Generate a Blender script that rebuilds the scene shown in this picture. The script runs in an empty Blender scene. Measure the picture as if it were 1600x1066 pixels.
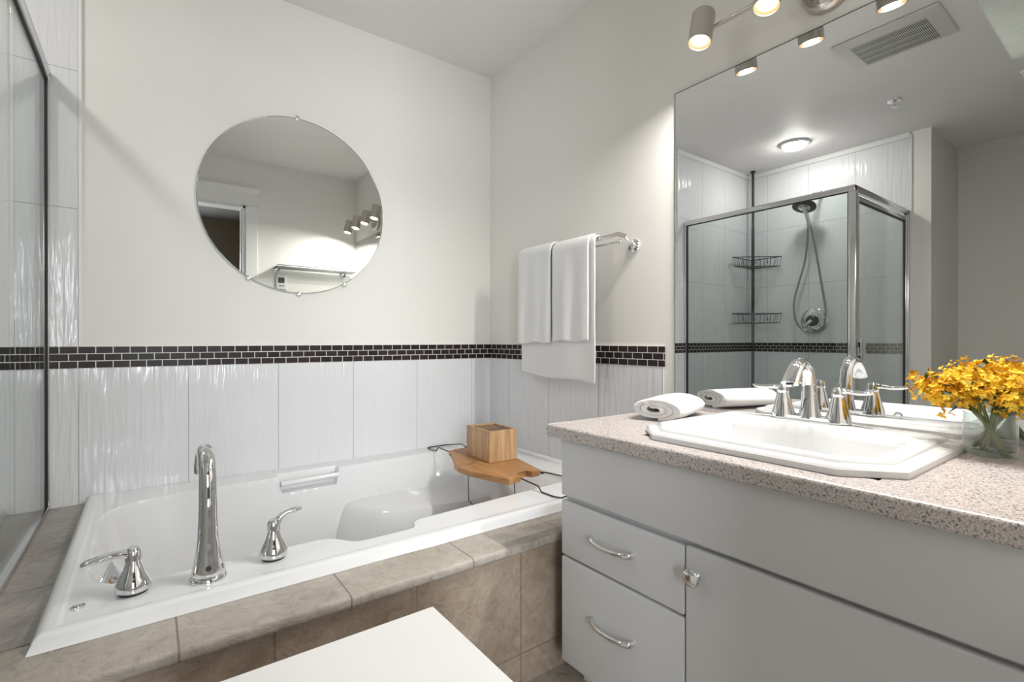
import bpy, bmesh, math, random
import numpy as np
from mathutils import Vector, Matrix, noise as mnoise
PI = math.pi
random.seed(7)
sc = bpy.context.scene
COL = sc.collection

# ------------------------------------------------------------------ camera, world, exposure
cam_d = bpy.data.cameras.new('camera')
cam = bpy.data.objects.new('camera', cam_d)
COL.objects.link(cam)
cam_d.sensor_width = 36.0
cam_d.lens = 772.66 * 36.0 / 1600.0
cam_d.clip_start = 0.01
CAM = Vector((-1.5359, -2.2939, 0.9817))
cam.location = CAM
cam.rotation_euler = (PI / 2 - 0.0016, 0, -0.6342)
sc.camera = cam
sc.view_settings.view_transform = 'Standard'
sc.view_settings.look = 'None'
sc.view_settings.gamma = 1.0
sc.view_settings.exposure = 0.56
w = bpy.data.worlds.new('world')
sc.world = w
w.use_nodes = True
w.node_tree.nodes['Background'].inputs[0].default_value = (0.9, 0.95, 1.0, 1)
w.node_tree.nodes['Background'].inputs[1].default_value = 0.05
SPOT_W = 3.4          # watts per vanity lamp
DOME_E = 75.0         # emission of the shower dome
FILL_W = 85.0        # fill light added outside a made-up hall window

# ------------------------------------------------------------------ dimensions
H = 2.44
XC = -2.78            # shower far wall
XR = -3.45            # recess wall
YR = -1.27            # partition face
YD = -2.236           # door wall, room side
YT = -1.155           # end of tiled area
GX = -1.815           # shower side glass
ZD = 0.408            # tiled deck top
ZR = 0.432            # tub rim top
DECK_Y = -1.192       # front of tiled deck
CT = 0.741            # counter top

# ------------------------------------------------------------------ material helpers
class NT:
    def __init__(s, name):
        s.m = bpy.data.materials.new(name)
        s.m.use_nodes = True
        s.t = s.m.node_tree
        s.b = s.t.nodes['Principled BSDF']
        s.out = s.t.nodes['Material Output']
    def n(s, typ, **kw):
        nd = s.t.nodes.new(typ)
        for k, v in kw.items():
            setattr(nd, k, v)
        return nd
    def l(s, a, b):
        s.t.links.new(a, b)
    def math(s, op, a, b=None, c=None):
        nd = s.n('ShaderNodeMath', operation=op)
        for i, v in enumerate((a, b, c)):
            if v is None: continue
            if isinstance(v, (int, float)): nd.inputs[i].default_value = v
            else: s.l(v, nd.inputs[i])
        return nd.outputs[0]
    def pos(s):
        g = s.n('ShaderNodeNewGeometry')
        x = s.n('ShaderNodeSeparateXYZ')
        s.l(g.outputs['Position'], x.inputs[0])
        return g.outputs['Position'], x.outputs
    def noise(s, vec, scale, detail=3, rough=0.5, dist=0.0):
        nd = s.n('ShaderNodeTexNoise')
        nd.inputs['Scale'].default_value = scale
        nd.inputs['Detail'].default_value = detail
        nd.inputs['Roughness'].default_value = rough
        nd.inputs['Distortion'].default_value = dist
        if vec is not None: s.l(vec, nd.inputs['Vector'])
        return nd.outputs[0]
    def ramp(s, fac, stops):
        nd = s.n('ShaderNodeValToRGB')
        e = nd.color_ramp.elements
        while len(e) < len(stops): e.new(0.5)
        for i, (p, c) in enumerate(stops):
            e[i].position = p
            e[i].color = (*c, 1) if len(c) == 3 else c
        s.l(fac, nd.inputs[0])
        return nd.outputs[0]
    def mix(s, fac, a, b, typ='RGBA', blend='MIX'):
        nd = s.n('ShaderNodeMix', data_type=typ)
        if typ == 'RGBA': nd.blend_type = blend
        ia, ib, o = (6, 7, 2) if typ == 'RGBA' else (2, 3, 0)
        for idx, v in ((0, fac), (ia, a), (ib, b)):
            if isinstance(v, (int, float)): nd.inputs[idx].default_value = v
            elif isinstance(v, tuple): nd.inputs[idx].default_value = (*v, 1) if len(v) == 3 else v
            else: s.l(v, nd.inputs[idx])
        return nd.outputs[o]
    def bump(s, h, strength=0.3, dist=0.01, nrm=None):
        nd = s.n('ShaderNodeBump')
        nd.inputs['Strength'].default_value = strength
        nd.inputs['Distance'].default_value = dist
        s.l(h, nd.inputs['Height'])
        if nrm is not None: s.l(nrm, nd.inputs['Normal'])
        return nd.outputs[0]
    def joint(s, c, period, off, width):
        # 1 on a joint line, 0 elsewhere
        a = s.math('SUBTRACT', c, off)
        a = s.math('DIVIDE', a, period)
        a = s.math('FRACT', a)
        a = s.math('SUBTRACT', a, 0.5)
        a = s.math('ABSOLUTE', a)
        return s.math('GREATER_THAN', a, 0.5 - width / period / 2)
    def set(s, **kw):
        for k, v in kw.items():
            k = k.replace('_', ' ').title() if k not in ('IOR',) else k
            k = {'Base Color': 'Base Color', 'Ior': 'IOR', 'Specular': 'Specular IOR Level',
                 'Transmission': 'Transmission Weight', 'Sheen': 'Sheen Weight', 'Coat': 'Coat Weight',
                 'Subsurface': 'Subsurface Weight'}.get(k, k)
            sock = s.b.inputs[k]
            if isinstance(v, (int, float)): sock.default_value = v
            elif isinstance(v, tuple): sock.default_value = (*v, 1) if len(v) == 3 else v
            else: s.l(v, sock)
        return s

def simple(name, col, rough=0.5, metal=0.0, spec=0.5, nscale=0, nstr=0.05):
    t = NT(name)
    t.set(base_color=col, roughness=rough, metallic=metal, specular=spec)
    if nscale:
        p, _ = t.pos()
        t.set(normal=t.bump(t.noise(p, nscale, 4), nstr, 0.002))
    return t.m

def paint(name, col):
    t = NT(name)
    p, _ = t.pos()
    n1 = t.noise(p, 2.2, 4)
    c = t.mix(n1, tuple(v * 0.97 for v in col), tuple(min(1, v * 1.03) for v in col))
    t.set(base_color=c, roughness=0.55, specular=0.3, normal=t.bump(t.noise(p, 420, 2), 0.06, 0.001))
    return t.m

def wavy_tile(name, axis, period, off, zp=0.48):
    # white glazed wall tile with shallow vertical ripples, joints every `period` along the wall
    t = NT(name)
    p, x = t.pos()
    u = x[axis]; z = x[2]
    jv = t.joint(u, period, off, 0.0026)
    ze = t.math('ADD', z, t.math('MULTIPLY', t.math('LESS_THAN', z, 0.92), 0.077))
    jh = t.joint(ze, zp, 0.0, 0.0026)
    j = t.math('MAXIMUM', jv, jh)
    comb = t.n('ShaderNodeCombineXYZ')
    t.l(t.math('MULTIPLY', u, 62.0), comb.inputs[0])
    t.l(t.math('MULTIPLY', z, 5.0), comb.inputs[1])
    t.l(t.math('FLOOR', t.math('DIVIDE', t.math('SUBTRACT', u, off), period)), comb.inputs[2])
    nz = t.noise(comb.outputs[0], 1.0, 1.0, 0.4, 0.6)
    comb2 = t.n('ShaderNodeCombineXYZ')
    t.l(t.math('MULTIPLY', u, 14.0), comb2.inputs[0])
    t.l(t.math('MULTIPLY', z, 4.0), comb2.inputs[1])
    nz2 = t.noise(comb2.outputs[0], 1.0, 1.0)
    h = t.math('ADD', t.math('MULTIPLY', nz, 0.7), t.math('MULTIPLY', nz2, 0.6))
    h = t.math('SUBTRACT', h, t.math('MULTIPLY', j, 0.6))
    col = t.mix(j, (0.74, 0.745, 0.765), (0.42, 0.43, 0.44))
    t.set(base_color=col, roughness=0.09, specular=0.5, normal=t.bump(h, 0.65, 0.007))
    return t.m

def mosaic(name, axis, off=0.0):
    t = NT(name)
    p, x = t.pos()
    comb = t.n('ShaderNodeCombineXYZ')
    t.l(t.math('ADD', x[axis], 20 * 0.0482 * 5 + off), comb.inputs[0])
    t.l(t.math('SUBTRACT', x[2], 0.8826), comb.inputs[1])
    b = t.n('ShaderNodeTexBrick')
    t.l(comb.outputs[0], b.inputs['Vector'])
    b.offset = 0.5
    b.inputs['Color1'].default_value = (0.022, 0.015, 0.015, 1)
    b.inputs['Color2'].default_value = (0.034, 0.024, 0.023, 1)
    b.inputs['Mortar'].default_value = (0.78, 0.77, 0.75, 1)
    b.inputs['Scale'].default_value = 1.0
    b.inputs['Mortar Size'].default_value = 0.0013
    b.inputs['Mortar Smooth'].default_value = 0.05
    b.inputs['Bias'].default_value = 0.0
    b.inputs['Brick Width'].default_value = 0.0482
    b.inputs['Row Height'].default_value = 0.0258
    r = t.mix(b.outputs['Fac'], 0.34, 0.6, 'FLOAT')
    h = t.math('SUBTRACT', 1.0, b.outputs['Fac'])
    t.set(base_color=b.outputs['Color'], roughness=r, specular=0.22, normal=t.bump(h, 0.3, 0.002))
    return t.m

def stone(name, jx=None, jy=None, jz=None, tones=((0.26, 0.225, 0.19), (0.415, 0.37, 0.32), (0.55, 0.505, 0.45))):
    t = NT(name)
    p, x = t.pos()
    big = t.noise(p, 3.2, 5, 0.6, 0.8)
    fine = t.noise(p, 26, 6, 0.65, 1.2)
    pits = t.noise(p, 60, 3, 0.5, 2.0)
    f = t.math('ADD', t.math('MULTIPLY', big, 0.6), t.math('MULTIPLY', fine, 0.4))
    col = t.ramp(f, [(0.32, tones[0]), (0.5, tones[1]), (0.68, tones[2])])
    pit = t.math('GREATER_THAN', pits, 0.68)
    col = t.mix(t.math('MULTIPLY', pit, 0.35), col, (0.16, 0.12, 0.09))
    j = None
    for ax, a in ((0, jx), (1, jy), (2, jz)):
        if a:
            k = t.joint(x[ax], a[0], a[1], 0.004)
            j = k if j is None else t.math('MAXIMUM', j, k)
    h = t.math('SUBTRACT', t.math('MULTIPLY', fine, 0.8), t.math('MULTIPLY', pit, 0.35))
    if j is not None:
        col = t.mix(t.math('MULTIPLY', j, 0.8), col, (0.19, 0.155, 0.125))
        h = t.math('SUBTRACT', h, t.math('MULTIPLY', j, 1.0))
    t.set(base_color=col, roughness=0.5, specular=0.35, normal=t.bump(h, 0.9, 0.006))
    return t.m

def speckle(name):
    t = NT(name)
    p, x = t.pos()
    n1 = t.noise(p, 330, 2, 0.6)
    n2 = t.noise(p, 210, 2, 0.5)
    v = t.n('ShaderNodeTexVoronoi')
    v.inputs['Scale'].default_value = 210
    t.l(p, v.inputs['Vector'])
    base = t.ramp(n1, [(0.34, (0.28, 0.245, 0.235)), (0.45, (0.49, 0.44, 0.42)), (0.58, (0.62, 0.565, 0.54)), (0.75, (0.72, 0.67, 0.65))])
    dk = t.math('LESS_THAN', n2, 0.385)
    base = t.mix(t.math('MULTIPLY', dk, 0.7), base, (0.055, 0.05, 0.055))
    lt = t.math('LESS_THAN', v.outputs['Distance'], 0.14)
    base = t.mix(t.math('MULTIPLY', lt, 0.3), base, (0.85, 0.8, 0.78))
    t.set(base_color=base, roughness=0.3, specular=0.45)
    return t.m

def wood(name, axis, c1, c2, scale=1.0, rough=0.45):
    t = NT(name)
    p, x = t.pos()
    comb = t.n('ShaderNodeCombineXYZ')
    for i in range(3):
        k = 3.0 if i == axis else 45.0
        t.l(t.math('MULTIPLY', x[i], k * scale), comb.inputs[i])
    n1 = t.noise(comb.outputs[0], 1.0, 4, 0.6, 0.5)
    col = t.ramp(n1, [(0.3, c1), (0.7, c2)])
    t.set(base_color=col, roughness=rough, specular=0.4, normal=t.bump(n1, 0.15, 0.001))
    return t.m

def thin_glass(name, tint=(0.93, 0.965, 0.955), ior=1.5, rough=0.0):
    t = NT(name)
    tr = t.n('ShaderNodeBsdfTransparent'); tr.inputs[0].default_value = (*tint, 1)
    gl = t.n('ShaderNodeBsdfGlossy'); gl.inputs['Roughness'].default_value = rough
    gl.inputs['Color'].default_value = (1, 1, 1, 1)
    lw = t.n('ShaderNodeLayerWeight'); lw.inputs['Blend'].default_value = 0.5
    f0 = ((ior - 1) / (ior + 1)) ** 2
    fr = t.math('MULTIPLY_ADD', t.math('POWER', lw.outputs['Facing'], 5.0), 1 - f0, f0)
    mx = t.n('ShaderNodeMixShader')
    t.l(fr, mx.inputs[0]); t.l(tr.outputs[0], mx.inputs[1]); t.l(gl.outputs[0], mx.inputs[2])
    t.l(mx.outputs[0], t.out.inputs['Surface'])
    return t.m

def cloth(name, col):
    t = NT(name)
    p, x = t.pos()
    n1 = t.noise(p, 500, 2, 0.6)
    n2 = t.noise(p, 40, 3)
    t.set(base_color=col, roughness=0.95, specular=0.1, sheen=0.3,
          normal=t.bump(t.math('ADD', n1, n2), 0.35, 0.002))
    return t.m

def emit(name, col, st):
    t = NT(name)
    t.set(base_color=(0.8, 0.8, 0.8))
    t.b.inputs['Emission Color'].default_value = (*col, 1)
    t.b.inputs['Emission Strength'].default_value = st
    return t.m

def brushed(name, col=(0.55, 0.52, 0.48)):
    t = NT(name)
    p, x = t.pos()
    comb = t.n('ShaderNodeCombineXYZ')
    t.l(t.math('MULTIPLY', x[0], 700.0), comb.inputs[0])
    t.l(t.math('MULTIPLY', x[1], 700.0), comb.inputs[1])
    t.l(t.math('MULTIPLY', x[2], 12.0), comb.inputs[2])
    n1 = t.noise(comb.outputs[0], 1.0, 2)
    t.set(base_color=t.mix(n1, tuple(c * 0.9 for c in col), tuple(c * 1.08 for c in col)), roughness=0.3, metallic=1.0,
          normal=t.bump(n1, 0.05, 0.0005))
    return t.m

M = {}
M['paint'] = paint('cream_wall_paint', (0.80, 0.79, 0.752))
M['ceil'] = paint('ceiling_paint', (0.84, 0.825, 0.815))
M['white_trim'] = simple('white_trim_paint', (0.80, 0.80, 0.79), 0.35, nscale=60, nstr=0.02)
M['tileA'] = wavy_tile('rippled_tile_back', 0, 0.3215, -1.732)
M['tileB'] = wavy_tile('rippled_tile_right', 1, 0.3215, -0.509)
M['tileC'] = wavy_tile('rippled_tile_shower', 1, 0.33, -1.155)
M['mosA'] = mosaic('mosaic_back', 0, 0.023)
M['mosB'] = mosaic('mosaic_right', 1)
M['grout'] = simple('tile_edge', (0.72, 0.72, 0.71), 0.5)
M['deck'] = stone('stone_deck', jx=(0.3205, -1.165), jy=(0.31, -0.77))
M['nose'] = stone('stone_nosing', jx=(0.3205, -1.17))
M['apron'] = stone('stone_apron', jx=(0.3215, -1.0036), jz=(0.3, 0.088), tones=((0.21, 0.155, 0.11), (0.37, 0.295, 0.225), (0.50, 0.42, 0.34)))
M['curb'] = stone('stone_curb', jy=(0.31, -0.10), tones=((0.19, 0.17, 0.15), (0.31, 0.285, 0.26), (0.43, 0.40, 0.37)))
M['floor'] = stone('stone_floor', jx=(0.33, 0.0), jy=(0.33, 0.0))
M['acrylic'] = simple('white_acrylic', (0.76, 0.765, 0.775), 0.12, nscale=4, nstr=0.01)
M['ceramic'] = simple('white_ceramic', (0.74, 0.745, 0.75), 0.07, nscale=5, nstr=0.01)
M['chrome'] = simple('chrome', (0.82, 0.82, 0.83), 0.05, 1.0)
M['satin'] = simple('satin_chrome', (0.74, 0.74, 0.74), 0.16, 1.0)
M['brushed'] = brushed('brushed_nickel')
M['hose'] = simple('dark_hose', (0.32, 0.33, 0.33), 0.3, 1.0)
M['black'] = simple('black_metal', (0.012, 0.012, 0.013), 0.4, 0.0, nscale=80)
M['dark'] = simple('dark_gap', (0.015, 0.015, 0.016), 0.6)
M['rubber'] = simple('dark_seal', (0.02, 0.02, 0.022), 0.5)
M['mirror'] = simple('mirror_silver', (0.80, 0.815, 0.81), 0.0, 1.0)
M['mirror_edge'] = simple('mirror_edge', (0.62, 0.68, 0.66), 0.1, 0.6)
M['cabinet'] = simple('white_lacquer', (0.66, 0.662, 0.675), 0.38, nscale=30, nstr=0.02)
M['white_top'] = simple('white_laminate', (0.74, 0.73, 0.72), 0.4, nscale=30, nstr=0.02)
M['counter'] = speckle('speckled_laminate')
M['towel'] = cloth('white_terry', (0.80, 0.80, 0.80))
M['glass'] = thin_glass('shower_glass', (0.885, 0.915, 0.905))
def frosted(name):
    t = NT(name)
    p, x = t.pos()
    n1 = t.noise(p, 14, 4, 0.6, 1.5)
    df = t.n('ShaderNodeBsdfDiffuse'); t.l(t.mix(n1, (0.13, 0.14, 0.13), (0.26, 0.265, 0.25)), df.inputs[0])
    tl = t.n('ShaderNodeBsdfTranslucent'); tl.inputs[0].default_value = (0.15, 0.155, 0.145, 1)
    tr = t.n('ShaderNodeBsdfTransparent'); tr.inputs[0].default_value = (0.9, 0.95, 0.93, 1)
    m1 = t.n('ShaderNodeMixShader'); m1.inputs[0].default_value = 0.45
    t.l(df.outputs[0], m1.inputs[1]); t.l(tl.outputs[0], m1.inputs[2])
    m2 = t.n('ShaderNodeMixShader'); m2.inputs[0].default_value = 0.35
    t.l(m1.outputs[0], m2.inputs[1]); t.l(tr.outputs[0], m2.inputs[2])
    t.l(m2.outputs[0], t.out.inputs['Surface'])
    return t.m
M['shelf_glass'] = frosted('frosted_shelf_glass')
M['vase_glass'] = thin_glass('vase_glass', (0.92, 0.945, 0.94), 1.6)
M['water'] = thin_glass('vase_water', (0.93, 0.96, 0.95), 1.2)
M['tray'] = wood('bamboo_tray', 1, (0.33, 0.155, 0.055), (0.50, 0.27, 0.11))
M['boxwood'] = wood('light_wood_box', 2, (0.40, 0.22, 0.10), (0.66, 0.45, 0.26))
M['boxdark'] = wood('brown_wood_inlay', 0, (0.06, 0.035, 0.02), (0.30, 0.17, 0.09), 0.6)
M['wire'] = simple('dark_wire', (0.09, 0.085, 0.08), 0.35, 0.8)
M['bulb'] = emit('warm_lamp_face', (1.0, 0.90, 0.74), 8.0)
M['reflector_bloom'] = emit('warm_reflector_bloom', (1.0, 0.58, 0.30), 0.5)  # orange glow imitating the bloom around the lamp face
M['reflector_bloom'].node_tree.nodes['Principled BSDF'].inputs['Base Color'].default_value = (0.35, 0.16, 0.07, 1)
M['dome'] = emit('dome_glass', (1.0, 0.97, 0.93), DOME_E)
M['plastic'] = simple('white_plastic', (0.75, 0.75, 0.74), 0.4)
M['vent'] = simple('vent_plastic', (0.66, 0.655, 0.63), 0.45)
M['screen'] = simple('grey_screen', (0.07, 0.08, 0.08), 0.2)
M['stem'] = simple('green_stem', (0.17, 0.20, 0.05), 0.5, nscale=90, nstr=0.2)
M['leaf'] = simple('dark_leaf', (0.045, 0.085, 0.05), 0.5, nscale=90, nstr=0.2)
def petal_mat():
    t = NT('yellow_petals')
    p, x = t.pos()
    n1 = t.noise(p, 55, 3)
    c = t.ramp(n1, [(0.28, (0.40, 0.17, 0.01)), (0.45, (0.80, 0.43, 0.015)), (0.58, (0.86, 0.56, 0.035)), (0.72, (0.88, 0.70, 0.16))])
    t.set(base_color=c, roughness=0.6, specular=0.2)
    return t.m
M['petal'] = petal_mat()
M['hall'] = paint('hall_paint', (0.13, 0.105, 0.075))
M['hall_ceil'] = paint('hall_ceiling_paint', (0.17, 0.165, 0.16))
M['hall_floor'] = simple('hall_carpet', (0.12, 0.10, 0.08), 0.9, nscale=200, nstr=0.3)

# ------------------------------------------------------------------ mesh helpers
def link(name, bm, mat, parent=None, smooth=False, auto=35):
    bmesh.ops.recalc_face_normals(bm, faces=bm.faces)
    me = bpy.data.meshes.new(name)
    if parent is not None:
        # parts are modelled in world space; store them relative to their thing
        Lw = Vector((0, 0, 0)); o = parent
        while o is not None:
            Lw += Vector(o.location); o = o.parent
        bmesh.ops.translate(bm, verts=bm.verts, vec=-Lw)
    if smooth:
        for f in bm.faces: f.smooth = True
        for e in bm.edges:
            if len(e.link_faces) == 2 and e.calc_face_angle(0) > math.radians(auto):
                e.smooth = False
    bm.to_mesh(me); bm.free()
    o = bpy.data.objects.new(name, me)
    if mat is not None:
        me.materials.append(mat if not isinstance(mat, str) else M[mat])
    COL.objects.link(o)
    if parent is not None: o.parent = parent
    return o

def tag(o, label, cat, group=None):
    o['label'] = label; o['category'] = cat
    if group: o['group'] = group
    return o

def thing(name, label, cat, loc, group=None):
    o = bpy.data.objects.new(name, None)
    o.empty_display_size = 0.05
    o.location = loc
    COL.objects.link(o)
    return tag(o, label, cat, group)

def structure(name, bm, mat, smooth=False):
    o = link(name, bm, mat, None, smooth)
    o['kind'] = 'structure'
    return o

def BM(): return bmesh.new()

def box(bm, lo, hi, bev=0.0, seg=2):
    lo = Vector(lo); hi = Vector(hi)
    r = bmesh.ops.create_cube(bm, size=1.0)
    vs = r['verts']
    c = (lo + hi) / 2; d = hi - lo
    for v in vs:
        v.co = Vector((c.x + v.co.x * d.x, c.y + v.co.y * d.y, c.z + v.co.z * d.z))
    if bev > 0:
        es = list({e for v in vs for e in v.link_edges})
        bmesh.ops.bevel(bm, geom=es, offset=bev, segments=seg, profile=0.5, affect='EDGES', clamp_overlap=True)
    return bm

def bx(lo, hi, bev=0.0, seg=2): return box(BM(), lo, hi, bev, seg)

def lathe(bm, prof, origin, axis=(0, 0, 1), seg=32, cap=True):
    ax = Vector(axis).normalized()
    q = Vector((0, 0, 1)).rotation_difference(ax)
    o = Vector(origin)
    rings = []
    for r, z in prof:
        if r < 1e-6:
            rings.append([bm.verts.new(o + q @ Vector((0, 0, z)))])
        else:
            rings.append([bm.verts.new(o + q @ Vector((r * math.cos(2 * PI * k / seg), r * math.sin(2 * PI * k / seg), z))) for k in range(seg)])
    for a, b in zip(rings, rings[1:]):
        if len(a) == 1 and len(b) == 1: continue
        for k in range(seg):
            k2 = (k + 1) % seg
            if len(a) == 1: bm.faces.new((a[0], b[k], b[k2]))
            elif len(b) == 1: bm.faces.new((a[k], b[0], a[k2]))
            else: bm.faces.new((a[k], b[k], b[k2], a[k2]))
    if cap:
        for rg in (rings[0], rings[-1]):
            if len(rg) > 1:
                try: bm.faces.new(rg)
                except ValueError: pass
    return bm

def smooth_pts(pts, sub=6, closed=False):
    P = [Vector(p) for p in pts]
    out = []
    n = len(P)
    rng = range(n) if closed else range(n - 1)
    for i in rng:
        if closed:
            p0, p1, p2, p3 = P[(i - 1) % n], P[i], P[(i + 1) % n], P[(i + 2) % n]
        else:
            p0 = P[max(i - 1, 0)]; p1 = P[i]; p2 = P[i + 1]; p3 = P[min(i + 2, n - 1)]
        for k in range(sub):
            t = k / sub
            out.append(0.5 * ((2 * p1) + (p2 - p0) * t + (2 * p0 - 5 * p1 + 4 * p2 - p3) * t * t + (3 * p1 - p0 - 3 * p2 + p3) * t ** 3))
    if not closed: out.append(P[-1])
    return out

def sweep(bm, pts, rad, seg=12, up=None, closed=False, cap=True, power=2.0):
    """tube along pts; rad = number, or list of numbers or (width, height) pairs"""
    P = [Vector(p) for p in pts]
    n = len(P)
    if isinstance(rad, (int, float)): rad = [rad] * n
    if len(rad) != n:
        src = np.linspace(0, 1, len(rad)); dst = np.linspace(0, 1, n)
        arr = np.array([(r, r) if isinstance(r, (int, float)) else r for r in rad], float)
        rad = [(float(np.interp(t, src, arr[:, 0])), float(np.interp(t, src, arr[:, 1]))) for t in dst]
    rad = [(r, r) if isinstance(r, (int, float)) else r for r in rad]
    T = []
    for i in range(n):
        if closed: d = P[(i + 1) % n] - P[(i - 1) % n]
        else: d = P[min(i + 1, n - 1)] - P[max(i - 1, 0)]
        T.append(d.normalized() if d.length > 1e-9 else Vector((0, 0, 1)))
    if up is None:
        up = Vector((0, 0, 1)) if abs(T[0].z) < 0.9 else Vector((1, 0, 0))
    N = Vector(up) - T[0] * Vector(up).dot(T[0]); N.normalize()
    rings = []
    for i in range(n):
        if i > 0:
            q = T[i - 1].rotation_difference(T[i])
            N = q @ N
            N = (N - T[i] * N.dot(T[i])).normalized()
        B = T[i].cross(N)
        ring = []
        for k in range(seg):
            a = 2 * PI * k / seg
            ca, sa = math.cos(a), math.sin(a)
            ca = math.copysign(abs(ca) ** (2 / power), ca); sa = math.copysign(abs(sa) ** (2 / power), sa)
            ring.append(bm.verts.new(P[i] + B * (ca * rad[i][0]) + N * (sa * rad[i][1])))
        rings.append(ring)
    m = n if closed else n - 1
    for i in range(m):
        a, b = rings[i], rings[(i + 1) % n]
        for k in range(seg):
            k2 = (k + 1) % seg
            bm.faces.new((a[k], a[k2], b[k2], b[k]))
    if cap and not closed:
        bm.faces.new(rings[0][::-1]); bm.faces.new(rings[-1])
    return bm

def prism(bm, poly, z0, z1, bev=0.0, seg=2):
    a = [bm.verts.new((x, y, z0)) for x, y in poly]
    b = [bm.verts.new((x, y, z1)) for x, y in poly]
    n = len(poly)
    fs = [bm.faces.new(a[::-1]), bm.faces.new(b)]
    for i in range(n):
        fs.append(bm.faces.new((a[i], a[(i + 1) % n], b[(i + 1) % n], b[i])))
    if bev > 0:
        es = list({e for f in fs[:2] for e in f.edges})
        bmesh.ops.bevel(bm, geom=es, offset=bev, segments=seg, profile=0.5, affect='EDGES', clamp_overlap=True)
    return bm

def rot_about(bm, M3, pivot, verts=None):
    bmesh.ops.transform(bm, matrix=Matrix.Translation(pivot) @ M3.to_4x4() @ Matrix.Translation(-Vector(pivot)), verts=verts or bm.verts)

# ------------------------------------------------------------------ the setting
structure('floor', bx((XR - .1, YD - .12, -.08), (.1, .1, 0)), 'floor')
structure('ceiling', bx((XR - .1, YD - .12, H), (.1, .1, H + .08)), 'ceil')
wall_back = structure('wall_back', bx((XR - .1, 0, 0), (.1, .1, H)), 'paint')
wall_right = structure('wall_right', bx((0, YD - .12, 0), (.1, 0, H)), 'paint')
wall_shower = structure('wall_shower', bx((XC - .1, YR, 0), (XC, 0, H)), 'paint')
structure('wall_partition', bx((XR, YR, 0), (XC - .1, YR + .1, H)), 'paint')
structure('wall_left', bx((XR - .1, YD - .12, 0), (XR, YR + .1, H)), 'paint')
DX0, DX1, DZ = -1.72, -0.90, 2.07
b = bx((XR, YD - .12, 0), (DX0, YD, H)); box(b, (DX1, YD - .12, 0), (0, YD, H)); box(b, (DX0, YD - .12, DZ), (DX1, YD, H))
structure('wall_front', b, 'paint')

# glazed wall tile and mosaic band (parts of their walls)
T = 0.006
def part(name, bm, mat, parent, smooth=False): return link(name, bm, mat, parent, smooth)
b = bx((-1.732, -T, .30), (0, 0, .883)); part('tile_panel', b, 'tileA', wall_back)
b = bx((XC, -T, .0), (-1.732, 0, .883)); box(b, (XC, -T, .960), (-1.732, 0, H - .035)); part('tile_panel', b, 'tileA', wall_back)
part('mosaic_band', bx((XC, -T - .001, .883), (0, 0, .960)), 'mosA', wall_back)
part('tile_edge_trim', bx((-1.732, -T - .002, .960), (-1.722, 0, H), .001), 'white_trim', wall_back)
part('tile_top_trim', bx((XC, -T - .004, H - .035), (-1.732, 0, H), .002), 'white_trim', wall_back)
part('tile_panel', bx((-T, YT, .30), (0, -T, .883)), 'tileB', wall_right)
part('mosaic_band', bx((-T - .001, YT - .004, .883), (0, -T, .960)), 'mosB', wall_right)
b = bx((XC, YT, 0), (XC + T, -T, .883)); box(b, (XC, YT, .960), (XC + T, -T, H - .035)); part('tile_panel', b, 'tileC', wall_shower)
part('mosaic_band', bx((XC, YT, .883), (XC + T + .001, -T, .960)), 'mosB', wall_shower)
part('tile_top_trim', bx((XC, YT, H - .035), (XC + T + .004, -T, H), .002), 'white_trim', wall_shower)
part('tile_edge_trim', bx((XC, YT - .01, 0), (XC + T + .002, YT, H - .02), .001), 'white_trim', wall_shower)

# door casing with crown on the room side
def casing(name, x0, x1, ztop, y, side, w=.085):
    # side=-1: projects toward +y from wall plane y
    b = BM()
    s = 1
    for xa, xb in ((x0 - w, x0), (x1, x1 + w)):
        box(b, (xa, y, 0), (xb, y + .018 * s, ztop), .003)
    box(b, (x0 - w - .004, y, ztop), (x1 + w + .004, y + .024, ztop + .012), .004)
    box(b, (x0 - w, y, ztop + .012), (x1 + w, y + .019, ztop + .095), .002)
    # crown: stacked cove
    prof = [(0.019, 0), (0.024, .006), (0.027, .016), (.036, .028), (.048, .036), (.050, .045), (0, .045), (0, 0)]
    xs = (x0 - w, x1 + w)
    rows = []
    for k, xx in enumerate(xs):
        row = []
        for d, z in prof:
            ext = max(0, d - .019) * (-1 if k == 0 else 1)
            row.append(b.verts.new((xx + ext, y + d, ztop + .095 + z)))
        rows.append(row)
    n = len(prof)
    for i in range(n):
        b.faces.new((rows[0][i], rows[0][(i + 1) % n], rows[1][(i + 1) % n], rows[1][i]))
    b.faces.new(rows[0]); b.faces.new(rows[1][::-1])
    structure(name, b, 'white_trim')
casing('trim_1', DX0, DX1, DZ, YD, 1)
b = bx((DX0, YD - .12, 0), (DX0 + .018, YD, DZ)); box(b, (DX1 - .018, YD - .12, 0), (DX1, YD, DZ)); box(b, (DX0, YD - .12, DZ - .018), (DX1, YD, DZ))
box(b, (DX0 + .018, YD - .08, 0), (DX0 + .03, YD - .045, DZ - .018)); box(b, (DX1 - .03, YD - .08, 0), (DX1 - .018, YD - .045, DZ - .018))
structure('door_1', b, 'white_trim')
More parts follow.
